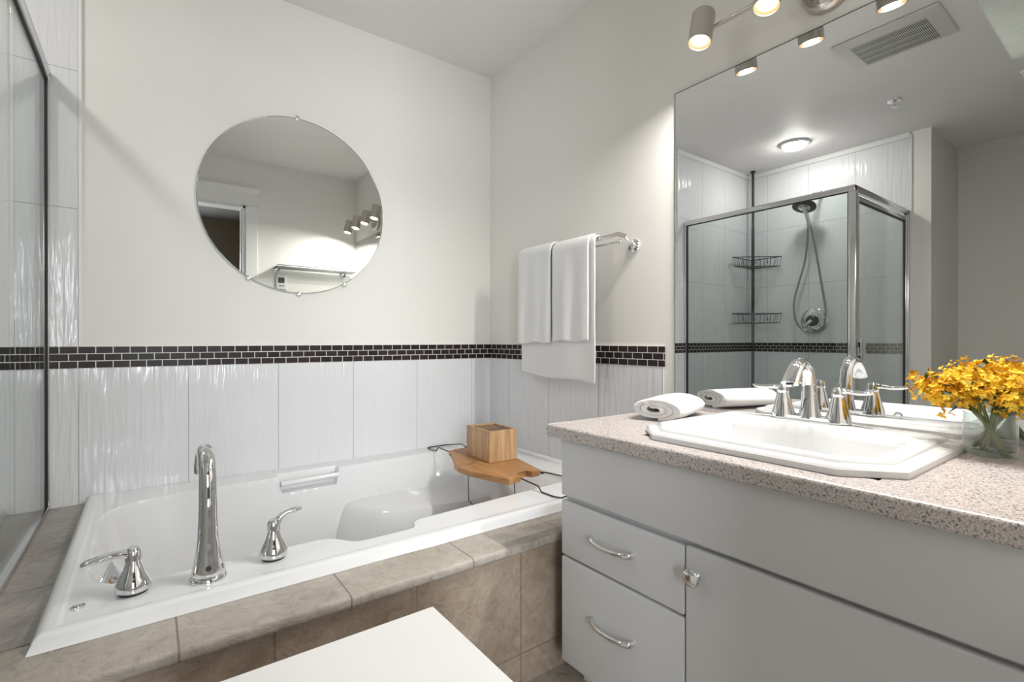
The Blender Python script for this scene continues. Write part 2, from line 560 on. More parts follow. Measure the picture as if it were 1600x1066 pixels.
# dim hall beyond the doorway
HY = -4.6
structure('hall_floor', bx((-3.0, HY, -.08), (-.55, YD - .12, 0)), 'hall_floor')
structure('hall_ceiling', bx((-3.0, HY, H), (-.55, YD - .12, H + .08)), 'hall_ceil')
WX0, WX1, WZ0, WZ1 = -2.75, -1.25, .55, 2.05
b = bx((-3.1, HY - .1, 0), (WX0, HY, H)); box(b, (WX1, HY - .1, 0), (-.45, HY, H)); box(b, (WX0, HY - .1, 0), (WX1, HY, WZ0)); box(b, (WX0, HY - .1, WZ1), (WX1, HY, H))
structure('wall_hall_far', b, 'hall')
b = BM()
for lo_, hi_ in (((WX0, WZ0), (WX0 + .05, WZ1)), ((WX1 - .05, WZ0), (WX1, WZ1)), ((WX0, WZ0), (WX1, WZ0 + .05)), ((WX0, WZ1 - .05), (WX1, WZ1)), (((WX0 + WX1) / 2 - .025, WZ0), ((WX0 + WX1) / 2 + .025, WZ1))):
    box(b, (lo_[0], HY - .07, lo_[1]), (hi_[0], HY - .02, hi_[1]))
structure('added_window_1', b, 'white_trim')  # window added to the unseen end of the hall for fill light
ld = bpy.data.lights.new('added_fill_light', 'AREA'); ld.shape = 'RECTANGLE'; ld.size = WX1 - WX0; ld.size_y = WZ1 - WZ0; ld.energy = FILL_W; ld.color = (.93, .97, 1.0)  # added fill lamp, shines through the doorway onto tub and vanity
lo = bpy.data.objects.new('added_fill_light', ld); lo.location = ((WX0 + WX1) / 2, HY - .12, (WZ0 + WZ1) / 2); lo.rotation_euler = (PI / 2, 0, 0); COL.objects.link(lo)
structure('wall_hall_left', bx((-3.1, HY, 0), (-3.0, YD - .12, H)), 'hall')
structure('wall_hall_right', bx((-.55, HY, 0), (-.45, YD - .12, H)), 'hall')
b = BM()
for ya, yb in ((-2.72, -2.63), (-3.62, -3.53)): box(b, (-.57, ya, 0), (-.55, yb, 2.07), .003)
box(b, (-.575, -3.63, 2.07), (-.55, -2.62, 2.165), .003); box(b, (-.60, -3.66, 2.165), (-.55, -2.59, 2.21), .012)
structure('trim_2', b, 'white_trim')
structure('door_2', bx((-.555, -3.53, 0), (-.55, -2.72, 2.07)), 'white_trim')

# tiled deck round the tub, with apron and nosing
deck = thing('tub_deck', 'beige stone-tiled deck and apron enclosing the white bathtub', 'tub surround', (-.9, -1.1, 0))
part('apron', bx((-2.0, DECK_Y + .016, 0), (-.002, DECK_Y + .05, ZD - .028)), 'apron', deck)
b = BM()
box(b, (-1.84, DECK_Y, ZD - .028), (-.008, -1.00, ZD), .009, 3)
part('front_ledge', b, 'nose', deck, True)
b = bx((-1.84, -1.00, ZD - .028), (-1.66, -T - .001, ZD), .002)
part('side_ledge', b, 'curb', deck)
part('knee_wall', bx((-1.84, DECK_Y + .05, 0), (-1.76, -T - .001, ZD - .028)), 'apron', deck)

# ------------------------------------------------------------------ bathtub (modelled as a relief of the moulded shell)
TX0, TX1, TY0, TY1 = -1.716, -.008, -1.056, -.008
tub = thing('bathtub', 'long white drop-in acrylic bathtub under the round mirror', 'bathtub', (-.86, -.53, ZD))
def smoothstep(a, b_, x):
    t = np.clip((x - a) / (b_ - a), 0, 1)
    return t * t * (3 - 2 * t)
def poly_sdf(px, py, poly):
    d = np.full(px.shape, 1e9); sgn = np.ones(px.shape)
    n = len(poly)
    for i in range(n):
        ax, ay = poly[i]; bx_, by_ = poly[(i + 1) % n]
        ex, ey = bx_ - ax, by_ - ay
        wx, wy = px - ax, py - ay
        t = np.clip((wx * ex + wy * ey) / (ex * ex + ey * ey + 1e-12), 0, 1)
        qx, qy = wx - ex * t, wy - ey * t
        d = np.minimum(d, qx * qx + qy * qy)
        c1 = py >= ay; c2 = py < by_; c3 = ex * wy > ey * wx
        sgn = np.where((c1 & c2 & c3) | (~c1 & ~c2 & ~c3), -sgn, sgn)
    return sgn * np.sqrt(d)
def round_poly(pts, rad, seg=7):
    out = []
    n = len(pts)
    for i in range(n):
        p = Vector(pts[i]); a = Vector(pts[i - 1]); c = Vector(pts[(i + 1) % n]); r = rad[i]
        u = (a - p); v = (c - p)
        r = min(r, u.length * .49, v.length * .49)
        p0 = p + u.normalized() * r; p1 = p + v.normalized() * r
        for k in range(seg + 1):
            t = k / seg
            q = p0 * (1 - t) ** 2 + p * 2 * t * (1 - t) + p1 * t * t
            out.append((q.x, q.y))
    return out
OPEN = round_poly([(-1.665, -.165), (-.18, -.085), (-.17, -.86), (-.885, -.905), (-.90, -.962), (-1.085, -.962), (-1.13, -.885), (-1.655, -.89)],
                  [.19, .10, .08, .03, .035, .035, .05, .15])
NX, NY = 640, 400
ue = [0, .0012, .004, .008, .013]
gx = np.concatenate([TX0 + .006 + np.array(ue), np.linspace(TX0 + .026, TX1 - .02, NX), [TX1 - .008, TX1]])
gy = np.concatenate([TY0 + .014 + np.array(ue) * 1.3, np.linspace(TY0 + .036, TY1 - .02, NY), [TY1 - .008, TY1]])
X, Y = np.meshgrid(gx, gy, indexing='ij')
d = -poly_sdf(X, Y, OPEN)              # + inside the opening
FLOOR = .09
wall = .052 + .33 * 0
# wall run-out: how far from the lip the floor is reached; reclined at the right-hand end
run = .075 + .33 * smoothstep(-.62, -.20, X) * smoothstep(-1.0, -.6, Y) * smoothstep(.0, -.2, Y)
lip = np.clip(d / .014, 0, 1)
t = np.clip((d - .006) / run, 0, 1)
zb = ZR - .010 * (1 - np.sqrt(np.clip(1 - np.clip(d / .012, 0, 1) ** 2, 0, 1))) - (ZR - .010 - FLOOR) * (1 - (1 - t) ** 1.25)
# moulded corner ledge at the far right of the basin
LED = round_poly([(-.865, -.05), (-.835, -.20), (-.73, -.365), (-.50, -.445), (-.15, -.47), (-.15, -.05)], [.01, .05, .10, .10, .05, .01])
dl = -poly_sdf(X, Y, LED)
tl = np.clip((dl + .085) / .09, 0, 1)
zl = FLOOR + (.285 - FLOOR) * np.where(tl < 1, 1 - (1 - tl) ** 1.6, 1)
zl = zl + .015 * smoothstep(0.01, -.02, dl) * 0
kk = .012
za = np.minimum(zl, .285)
hh = np.clip(.5 + .5 * (za - zb) / kk, 0, 1)
zint = zb * (1 - hh) + za * hh + kk * hh * (1 - hh)
zint = np.minimum(zint, np.maximum(zb, .2855))
zz = np.where(d > 0, zint, ZR)
# grab recess in the far lip
rx = np.minimum(X + 1.115, -.872 - X); ry = np.minimum(Y + .26, -.088 - Y)
inner = np.minimum(rx, ry)
rec = smoothstep(0, .014, inner)
zz = np.where((d < .12) & (inner > 0), np.minimum(zz, ZR - .068 * rec), zz)
# outer round-over
ex = np.minimum(np.minimum(X - (TX0 + .006), Y - (TY0 + .014)), .014)
zz = zz - .012 * (1 - np.sqrt(np.clip(1 - (1 - np.clip(ex / .013, 0, 1)) ** 2, 0, 1)))
# faint raised bead just inside the outer edge
ee = np.minimum(X - TX0, Y - TY0)
zz = zz + .0025 * smoothstep(.045, .036, ee) * smoothstep(.010, .02, ee)
me = BM()
nx, ny = X.shape
V = [[me.verts.new((X[i, j], Y[i, j], zz[i, j])) for j in range(ny)] for i in range(nx)]
for i in range(nx - 1):
    for j in range(ny - 1):
        me.faces.new((V[i][j], V[i + 1][j], V[i + 1][j + 1], V[i][j + 1]))
border = [V[i][0] for i in range(nx)] + [V[nx - 1][j] for j in range(1, ny)] + [V[i][ny - 1] for i in range(nx - 2, -1, -1)] + [V[0][j] for j in range(ny - 2, 0, -1)]
low = []
for v in border:
    fx = -.006 if v.co.x < TX0 + .0065 else 0
    fy = -.014 if v.co.y < TY0 + .0145 else 0
    low.append(me.verts.new((v.co.x + fx, v.co.y + fy, ZD + .0005)))
for i in range(len(border)):
    k = (i + 1) % len(border)
    me.faces.new((border[i], border[k], low[k], low[i]))
o = link('shell', me, 'acrylic', tub, True, 50)
b = BM(); sweep(b, [(-1.108, -.150, ZR - .028), (-.88, -.138, ZR - .028)], .011, 14)
part('grab_rail', b, 'acrylic', tub, True)
b = BM(); lathe(b, [(0, 0), (.010, 0), (.010, .004), (0, .004)], (-.884, -.128, ZR - .03), (-1, 0, 0), 16)
o = part('rail_socket', b, 'rubber', tub); o['label'] = 'dark socket of the grab rail'
# overflow cover on the left end wall
OV = (-1.607, -.72, ZR - .045)
b = BM(); box(b, (-.032, -.036, -.005), (.032, .036, .007), .006, 3)
lathe(b, [(0, .006), (.010, .006), (.009, .012), (0, .013)], (0, 0, 0), (0, 0, 1), 16)
rot_about(b, Vector((0, 0, 1)).rotation_difference(Vector((.80, -.50, .33)).normalized()).to_matrix(), (0, 0, 0))
bmesh.ops.translate(b, verts=b.verts, vec=OV)
o = part('overflow_cover', b, 'chrome', tub, True); o['label'] = 'square chrome overflow cover'
b = BM(); lathe(b, [(0, 0), (.04, 0), (.04, .004), (.03, .007), (0, .008)], (-1.3, -.5, FLOOR), (0, 0, 1), 24)
part('drain', b, 'chrome', tub, True)

# ---- tub filler: spout and two lever handles
sp = thing('tub_spout', 'tall arched chrome tub spout between two lever handles', 'faucet', (-1.4245, -.958, ZR))
bz = Vector((-1.4245, -.958, ZR))
path = [(0, 0, .004), (0, 0, .02), (0, .0, .05), (0, .002, .09), (0, .004, .14), (0, .006, .19), (0, .012, .235), (0, .030, .268), (0, .062, .284), (0, .097, .272), (0, .122, .240), (0, .130, .218)]
rads = [(.034, .030), (.034, .030), (.028, .025), (.0225, .021), (.0195, .0185), (.0185, .018), (.018, .0175), (.018, .017), (.0185, .016), (.019, .015), (.020, .014), (.020, .013)]
pp = smooth_pts([bz + Vector(p) for p in path], 5)
b = BM(); sweep(b, pp, rads, 28, up=(0, 1, 0))
part('spout_body', b, 'chrome', sp, True)
b = BM(); lathe(b, [(.033, 0), (.0385, 0), (.0385, .006), (.036, .010), (.030, .012), (.0, .012)], bz, (0, 0, 1), 32)
part('base_ring', b, 'chrome', sp, True)
b = BM(); lathe(b, [(0, 0), (.006, 0), (.006, .003), (.003, .003), (.003, .001), (0, .001)], bz + Vector((-.002, -.0275, .032)), (0, -1, .25), 14)
part('set_screw', b, 'dark', sp, True)

def bell_handle(name, label, cat, base, direction, rise, tip=.108, h=.076, parent=None, rb=.033, seal=True, scale=1.0):
    base = Vector(base); dvec = Vector((direction[0], direction[1], 0)).normalized()
    t = thing(name, label, cat, base) if parent is None else parent
    if seal:
        b = BM(); lathe(b, [(0, 0), (.026 * scale, 0), (.026 * scale, .008), (0, .008)], base, seg=28)
        part('seal_ring', b, 'rubber', t, True)
    z0 = .006 if seal else 0
    prof = [(0, z0), (rb * .9, z0), (rb, z0 + .004), (rb, z0 + .010), (rb * .96, z0 + .018), (rb * .78, z0 + .030), (rb * .58, z0 + .044), (rb * .44, h - .012), (rb * .40, h - .006)]
    prof += [(rb * .47, h - .005), (rb * .47, h + .004), (rb * .44, h + .014), (rb * .32, h + .021), (0, h + .024)]
    b = BM(); lathe(b, [(r, z) for r, z in prof], base, seg=32)
    part('handle_body', b, 'chrome', t, True)
    hz = h + .008
    pts = [base + Vector((0, 0, hz)) + dvec * (tip * k) + Vector((0, 0, rise * s)) for k, s in ((-.02, 0), (.10, .18), (.22, .42), (.45, .62), (.7, .78), (.9, .95), (1.0, 1.0))]
    for k_, dz_ in ((2, .004), (3, .005), (4, .003), (6, -.003)): pts[k_].z += dz_
    rr = [(.011, .011), (.0105, .0105), (.009, .0085), (.0095, .0075), (.013, .0072), (.0125, .0058), (.004, .002)]
    rr = [(a * scale, c * scale) for a, c in rr]
    b = BM(); sweep(b, smooth_pts(pts, 5), rr, 16, up=(0, 0, 1))
    part('lever', b, 'chrome', t, True)
    return t
bell_handle('tub_tap', 'chrome tub lever handle at the far left, lever pointing left', 'faucet handle', (-1.5625, -.935, ZR), (-1, -.15), .002, tip=.088)
bell_handle('tub_tap', 'chrome tub lever handle right of the tall spout, lever raised to the right', 'faucet handle', (-1.2815, -.932, ZR), (1, .55), .020, tip=.086)
bt = thing('air_button', 'small round chrome button in the front left corner of the tub rim', 'button', (-1.652, -.948, ZR))
b = BM(); lathe(b, [(0, 0), (.0125, 0), (.0125, .003), (.011, .004), (.0095, .004), (.0095, .002), (0, .002)], (-1.652, -.948, ZR), seg=28); part('bezel', b, 'chrome', bt, True)
b = BM(); lathe(b, [(0, .002), (.0085, .002), (.0075, .0045), (0, .005)], (-1.652, -.948, ZR), seg=24); part('push_cap', b, 'satin', bt, True)

# ---- bath caddy across the tub and the wooden box on it
TZ = .452
cd = thing('bath_caddy', 'orange-brown wooden bath tray on wire arms across the tub', 'bath tray', (-.36, -.5, ZR))
ax_l = [(-.415, -.275), (-.435, -.34), (-.475, -.43), (-.515, -.50), (-.53, -.56), (-.525, -.64), (-.50, -.72), (-.468, -.825)]
outline = [(-.335, -.262)] + ax_l + [(-.405, -.812), (-.400, -.775), (-.345, -.765), (-.335, -.795), (-.292, -.79), (-.245, -.58), (-.275, -.40)]
b = BM(); prism(b, outline, TZ - .004, TZ + .019, .003, 2)
part('board', b, 'tray', cd)
b = BM(); sweep(b, smooth_pts([(-.522, -.545, TZ + .019), (-.47, -.552, TZ + .0195), (-.40, -.50, TZ + .0195), (-.372, -.40, TZ + .019)], 6), .0016, 6)
part('board_groove', b, 'boxdark', cd)
b = BM()
zW = TZ + .004
for xx in (-.395, -.285):
    sweep(b, [(xx, -.80, zW), (xx, -.20, zW)], .0028, 8)
arm1 = [(-.395, -.30, zW), (-.395, -.135, zW + .002), (-.400, -.122, ZR + .006), (-.400, -.03, ZR + .005), (-.375, -.018, ZR + .005), (-.285, -.018, ZR + .005), (-.272, -.03, ZR + .006), (-.275, -.15, zW + .006), (-.285, -.30, zW)]
sweep(b, arm1, .0028, 8)
arm2 = [(-.285, -.76, zW), (-.262, -.80, zW), (-.243, -.885, zW), (-.243, -.905, ZR + .004), (-.250, -1.005, ZR + .004), (-.385, -1.018, ZR + .004), (-.397, -.990, ZR + .004), (-.398, -.925, ZR + .004), (-.396, -.905, ZR + .02), (-.395, -.80, zW)]
sweep(b, arm2, .0028, 8)
part('wire_arms', b, 'wire', cd, True)
b = BM()
sweep(b, [(-.507, -.60, TZ), (-.505, -.60, TZ - .11), (-.485, -.66, TZ - .15), (-.45, -.78, TZ - .16), (-.42, -.80, TZ - .10), (-.42, -.79, TZ)], .002, 8)
part('glass_hanger', b, 'wire', cd, True)

wb = thing('wooden_box', 'light wooden cube box standing on the bath tray', 'box', (-.375, -.485, TZ + .019))
# oriented square block; corners measured on the tray
c0 = Vector((-.398, -.590)); c1 = Vector((-.384, -.385)); c2 = Vector((-.262, -.596))
e1 = (c1 - c0); e2 = (c2 - c0)
poly = [c0, c0 + e2, c0 + e2 + e1 * .92, c1]
zb0, zb1 = TZ + .0195, TZ + .0195 + .128
b = BM(); prism(b, [(p.x, p.y) for p in poly], zb0, zb1 - .006, .002)
part('box_body', b, 'boxwood', wb)
ctr = sum(poly, Vector((0, 0))) / 4
def ring_prism(b, outer, innr, z0, z1):
    n = len(outer)
    vo0 = [b.verts.new((p[0], p[1], z0)) for p in outer]; vo1 = [b.verts.new((p[0], p[1], z1)) for p in outer]
    vi0 = [b.verts.new((p[0], p[1], z0)) for p in innr]; vi1 = [b.verts.new((p[0], p[1], z1)) for p in innr]
    for i in range(n):
        k = (i + 1) % n
        b.faces.new((vo0[i], vo0[k], vo1[k], vo1[i])); b.faces.new((vi0[k], vi0[i], vi1[i], vi1[k]))
        b.faces.new((vo1[i], vo1[k], vi1[k], vi1[i])); b.faces.new((vo0[k], vo0[i], vi0[i], vi0[k]))
b = BM(); inn = [ctr + (p - ctr) * .86 for p in poly]
ring_prism(b, poly, inn, zb1 - .006, zb1 + .002); part('box_rim', b, 'boxwood', wb)
b = BM(); prism(b, [tuple(ctr + (p - ctr) * .855) for p in poly], zb1 - .006, zb1 - .0035)
o = part('box_lid', b, 'boxdark', wb); o['label'] = 'dark brown streaked lid inset'

# ------------------------------------------------------------------ round mirror
MC = Vector((-1.006, -.008, 1.566)); MR = .379
rm = thing('round_mirror', 'large round frameless mirror on the wall above the tub', 'mirror', (MC.x, 0, MC.z))
b = BM(); lathe(b, [(0, 0), (MR - .002, 0), (MR, .0015), (MR, .0045), (MR - .002, .006), (0, .006)], (MC.x, -.003, MC.z), (0, -1, 0), 128)
part('mirror_glass', b, 'mirror', rm)
b = BM(); lathe(b, [(MR + .0003, .0), (MR + .0012, .0), (MR + .0012, .0058), (MR + .0003, .0058)], (MC.x, -.003, MC.z), (0, -1, 0), 128, cap=False)
part('mirror_rim', b, 'mirror_edge', rm)
for a in (91, 270, 239, 301):
    r = MR + .004
    cx, cz = MC.x + r * math.cos(math.radians(a)), MC.z + r * math.sin(math.radians(a))
    b = BM(); box(b, (cx - .007, -.014, cz - .010), (cx + .007, -.001, cz + .010), .003)
    lathe(b, [(0, 0), (.0045, 0), (.004, .003), (0, .004)], (cx, -.014, cz + .003 * math.sin(math.radians(a))), (0, -1, 0), 12)
    part('mirror_clip', b, 'satin', rm, True)

# ------------------------------------------------------------------ towel bar and towels
tb = thing('towel_bar', 'chrome wall towel bar with bent ends right of the tub', 'towel bar', (0, -.68, 1.36))
BZ = 1.392
def band(pts, hw, th):
    return sweep(BM(), pts, (hw, th) if False else [(hw, th)] * len(pts), 12, up=(0, 0, 1), power=3.5)
pts = [(-.012, -1.018, 1.362), (-.030, -1.018, 1.368), (-.046, -1.012, 1.384), (-.062, -.985, BZ + .004), (-.068, -.95, BZ), (-.068, -.68, BZ), (-.068, -.41, BZ), (-.062, -.372, BZ + .002), (-.046, -.348, 1.384), (-.030, -.342, 1.368), (-.012, -.342, 1.362)]
b = BM(); sweep(b, pts, [(.004, .010)] * len(pts), 12, up=(0, 0, 1), power=3.5)
part('rail', b, 'chrome', tb, True)
for yy in (-1.018, -.342):
    b = BM(); lathe(b, [(0, 0), (.026, 0), (.027, .003), (.024, .008), (.014, .012), (.011, .022), (0, .024)], (0, yy, 1.352), (-1, 0, 0), 32)
    part('wall_flange', b, 'chrome', tb, True)
b = BM(); sweep(b, [(-.048, -.985, 1.368), (-.048, -.40, 1.368)], .0045, 12)
part('lower_rail', b, 'chrome', tb, True)
b = BM(); bmesh.ops.create_uvsphere(b, u_segments=20, v_segments=14, radius=.011); bmesh.ops.translate(b, verts=b.verts, vec=(-.048, -.985, 1.368))
part('rail_finial', b, 'chrome', tb, True)

def draped(name, label, y0, y1, zf0, zf1, zback, xin, xout, ztop, th, seed, group, fold=.006, bandz=None):
    """towel hung over the bar: front drop, over the rail, back drop"""
    n_u, path = 40, []
    r = (xin - xout) / 2; xc = (xin + xout) / 2
    nf, nb = 46, 30
    b = BM(); grid = []
    for i in range(n_u + 1):
        u = i / n_u
        yy = y0 + (y1 - y0) * u
        zf = zf0 + (zf1 - zf0) * u + .004 * math.sin(u * 9 + seed)
        col = []
        prof = []
        for k in range(nf + 1):
            t = k / nf; prof.append((xout, zf + (ztop - r - zf) * t, 1 - t))
        for k in range(1, 9):
            a = PI * k / 9
            prof.append((xc - r * math.cos(a), ztop - r + r * math.sin(a), 0))
        for k in range(nb + 1):
            t = k / nb; prof.append((xin, ztop - r + (zback - ztop + r) * t, t * .3))
        for (x, z, fl) in prof:
            wv = fold * fl * (math.sin(u * 7.5 + seed * 1.7) + .6 * math.sin(u * 15 + seed)) + fold * .35 * mnoise.noise((yy * 9, z * 5, seed))
            edge = min(u, 1 - u)
            bulge = -.003 * fl * smoothstep(.0, .12, edge)
            if x > xc + .3 * r: yy_ = y0 + (y1 - y0) * (.10 + .66 * u) 
            else: yy_ = yy
            side = .004 * mnoise.noise((z * 6, seed, u * 2)) * fl
            if x > xc: wv = abs(wv) * -.3
            col.append(b.verts.new((x - abs(bulge) + (wv if x <= xc else wv), yy_ + side, z)))
        grid.append(col)
    for i in range(n_u):
        for k in range(len(grid[0]) - 1):
            b.faces.new((grid[i][k], grid[i + 1][k], grid[i + 1][k + 1], grid[i][k + 1]))
    o = link(name, b, 'towel', None, True, 80)
    md = o.modifiers.new('thick', 'SOLIDIFY'); md.thickness = th; md.offset = 0
    md2 = o.modifiers.new('sub', 'SUBSURF'); md2.levels = 1; md2.render_levels = 1
    return tag(o, label, 'towel', group)
smth = smoothstep
draped('bath_towel', 'long white bath towel hung under two small towels on the chrome bar', -.402, -.893, .826, .806, .98, -.034, -.090, 1.407, .006, 1.0, 'white towels on the bar', .003)
draped('hand_towel', 'small white hand towel hanging on the left, nearest the corner', -.408, -.640, .966, .972, 1.10, -.022, -.108, 1.420, .009, 3.1, 'white towels on the bar', .004)
draped('hand_towel', 'small white hand towel hanging on the right, nearest the vanity mirror', -.653, -.872, .978, .976, 1.10, -.022, -.108, 1.414, .009, 5.2, 'white towels on the bar', .004)

# ------------------------------------------------------------------ vanity
VY0, VY1 = -1.2445, -2.18
VX = -.59
vn = thing('vanity_cabinet', 'white vanity cabinet with drawers and door under the speckled counter', 'cabinet', (-.3, -1.7, 0))
part('carcass', bx((VX + .019, VY1, .073), (-.002, VY0 - .002, CT - .036), .001), 'cabinet', vn)
part('toe_kick', bx((-.52, VY1, 0), (-.002, VY0 - .02, .073)), 'white_top', vn)
part('false_front', bx((VX, VY1, .5440), (VX + .019, VY0, CT - .0365), .004, 3), 'cabinet', vn, True)
def pull(z, parent):
    b = BM()
    pts = smooth_pts([(VX + .001, -1.372, z + .001), (VX - .014, -1.376, z + .001), (VX - .024, -1.40, z), (VX - .027, -1.437, z - .001), (VX - .024, -1.474, z), (VX - .014, -1.498, z + .001), (VX + .001, -1.503, z + .001)], 5)
    sweep(b, pts, [(.0050, .0085), (.0055, .0085), (.0052, .0062), (.0050, .0052), (.0052, .0062), (.0055, .0085), (.0050, .0085)], 14, up=(0, 0, 1))
    # widen vertically: oval ends
    part('drawer_pull', b, 'chrome', parent, True)
d1 = part('drawer', bx((VX, -1.6435, .3760), (VX + .019, VY0, .5300), .005, 3), 'cabinet', vn, True)
d1['label'] = 'upper shallow drawer front'
pull(.4573, d1)
d2 = part('drawer', bx((VX, -1.6435, .0740), (VX + .019, VY0, .3700), .005, 3), 'cabinet', vn, True)
d2['label'] = 'lower deep drawer front'
pull(.2425, d2)
dr = part('door', bx((VX, VY1 + .004, .0740), (VX + .019, -1.6475, .5340), .005, 3), 'cabinet', vn, True)
b = BM(); lathe(b, [(0, 0), (.010, 0), (.009, .003), (.006, .006), (.0055, .012), (.009, .017), (.0185, .020), (.0195, .0235), (.0175, .027), (.010, .0300), (0, .0308)], (VX, -1.676, .4775), (-1, 0, 0), 32)
part('knob', b, 'chrome', dr, True)

# countertop with rounded front edge and a cut-out for the basin
SX0, SX1, SY0, SY1 = -.556, -.062, -2.014, -1.447
CH = [(SX0 + .075, SY0), (SX1 - .045, SY0), (SX1, SY0 + .045), (SX1, SY1 - .045), (SX1 - .045, SY1), (SX0 + .085, SY1), (SX0, SY1 - .085), (SX0, SY0 + .085)]
hx0, hx1, hy0, hy1 = SX0 + .03, SX1 - .03, SY0 + .03, SY1 - .03
b = BM()
CX0, CY1, CY0 = -.612, -1.206, -2.186
zb_ = CT - .036
# four slabs round the cut-out; the front one carries a rounded nose
def slab(lo, hi): box(b, lo, hi)
slab((hx1, CY0, zb_), (-.0015, CY1 - .006, CT)); slab((hx0, hy1, zb_), (hx1, CY1 - .006, CT)); slab((hx0, CY0, zb_), (hx1, hy0, CT))
r = .009
prof = [(hx0, zb_), (CX0 + .004, zb_), (CX0, zb_ + .004)] + [(CX0 + r - r * math.cos(a), CT - r + r * math.sin(a)) for a in np.linspace(0, PI / 2, 6)] + [(hx0, CT)]
va = [b.verts.new((x, CY0, z)) for x, z in prof]; vb = [b.verts.new((x, CY1, z)) for x, z in prof]
n = len(prof)
for i in range(n): b.faces.new((va[i], va[(i + 1) % n], vb[(i + 1) % n], vb[i]))
b.faces.new(va[::-1]); b.faces.new(vb)
slab((hx0, CY1 - .006, zb_), (-.0015, CY1, CT - .002))
o = link('countertop', b, 'counter'); tag(o, 'speckled pinkish-grey laminate countertop on the white vanity', 'countertop')

# basin
sk = thing('basin', 'white rectangular drop-in basin with stepped cut-corner rim', 'sink', (-.31, -1.73, CT))
def inset(poly, dd):
    n = len(poly); out = []
    for i in range(n):
        p = Vector(poly[i]); a = Vector(poly[i - 1]); c = Vector(poly[(i + 1) % n])
        e1_ = (p - a).normalized(); e2_ = (c - p).normalized()
        n1 = Vector((-e1_.y, e1_.x)); n2 = Vector((-e2_.y, e2_.x))
        m = (n1 + n2); m = m / max(1e-6, m.dot(n1)) 
        out.append(tuple(p + m * dd))
    return out
b = BM()
loops = []
def add_loop(poly, z): loops.append([b.verts.new((x, y, z)) for x, y in poly])
for dd, z in ((0, .0005), (0, .012), (.004, .016), (.012, .017), (.024, .0185), (.028, .024), (.032, .0262), (.040, .027)):
    add_loop(inset(CH, dd), CT + z)
# bowl opening: leaves a wide faucet ledge at the wall side
BO = [(SX0 + .095, SY0 + .055), (SX1 - .150, SY0 + .055), (SX1 - .125, SY0 + .080), (SX1 - .125, SY1 - .080), (SX1 - .150, SY1 - .055), (SX0 + .095, SY1 - .055), (SX0 + .055, SY1 - .095), (SX0 + .055, SY0 + .095)]
for dd, z in ((-.004, .027), (.0, .026), (.004, .022), (.012, .0), (.030, -.06), (.055, -.105), (.10, -.125)):
    add_loop(inset(BO, dd), CT + z)
for a, c in zip(loops, loops[1:]):
    for i in range(8):
        k = (i + 1) % 8
        b.faces.new((a[i], a[k], c[k], c[i]))
b.faces.new(loops[-1])
part('bowl', b, 'ceramic', sk, True)
b = BM(); lathe(b, [(0, 0), (.024, 0), (.024, .003), (.016, .005), (0, .004)], (-.36, -1.73, CT - .125), seg=24); part('drain', b, 'chrome', sk, True)
b = BM(); lathe(b, [(0, 0), (.013, 0), (.013, .003), (.009, .004), (.009, .001), (0, .001)], (SX0 + .069, -1.73, CT - .012), (1, 0, .3), 20); part('overflow_ring', b, 'chrome', sk, True)
SKZ = CT + .027
FX = -.122
fc = thing('basin_faucet', 'chrome two-handle basin faucet with arched spout in front of mirror', 'faucet', (FX, -1.705, SKZ))
b = BM()
# base plate: stretched oval swelling under each post
pl_ = []
for k in range(48):
    a = 2 * PI * k / 48
    yy = .098 * math.copysign(abs(math.sin(a)) ** .75, math.sin(a))
    ww = .0235 + .006 * abs(yy) / .098
    pl_.append((FX + ww * math.copysign(abs(math.cos(a)) ** .8, math.cos(a)), -1.705 + yy))
prism(b, pl_, SKZ, SKZ + .013, .005, 3)
part('base_plate', b, 'chrome', fc, True)
b = BM()
path = [(0, 0, .008), (0, 0, .03), (-.001, 0, .065), (-.004, 0, .10), (-.012, 0, .130), (-.035, 0, .152), (-.068, 0, .150), (-.095, 0, .128), (-.112, 0, .104)]
rads = [(.029, .027), (.0235, .0225), (.019, .018), (.0168, .0158), (.0160, .0150), (.0165, .0145), (.0185, .014), (.0205, .0135), (.0215, .013)]
sweep(b, smooth_pts([Vector((FX, -1.705, SKZ)) + Vector(p) for p in path], 5), rads, 24, up=(1, 0, 0))
part('spout', b, 'chrome', fc, True)
b = BM(); lathe(b, [(0, 0), (.010, 0), (.010, .006), (0, .006)], (FX - .1125, -1.705, SKZ + .098), (-.2, 0, 1), 18); part('aerator', b, 'satin', fc, True)
def sink_handle(yc, dy):
    base = Vector((FX, yc, SKZ + .006))
    t = bpy.data.objects.new('handle', None); t.location = base - Vector(fc.location); t.parent = fc; COL.objects.link(t)
    b = BM(); prof = [(0, 0), (.0295, 0), (.0285, .010), (.0235, .026), (.0178, .052), (.0145, .064), (.0152, .065), (.0152, .073), (.0138, .082), (.008, .088), (0, .089)]
    lathe(b, prof, base, seg=28); part('handle_body', b, 'chrome', t, True)
    pts = [base + Vector((x, dy * y, z)) for y, x, z in ((-.004, 0, .076), (.012, -.001, .079), (.024, -.002, .079), (.045, -.004, .077), (.066, -.006, .078), (.080, -.007, .080))]
    b = BM(); sweep(b, smooth_pts(pts, 5), [(.010, .009), (.009, .008), (.009, .0065), (.0125, .0062), (.0135, .0055), (.005, .003)], 16, up=(0, 0, 1)); part('lever', b, 'chrome', t, True)
sink_handle(-1.637, 1); sink_handle(-1.773, -1)

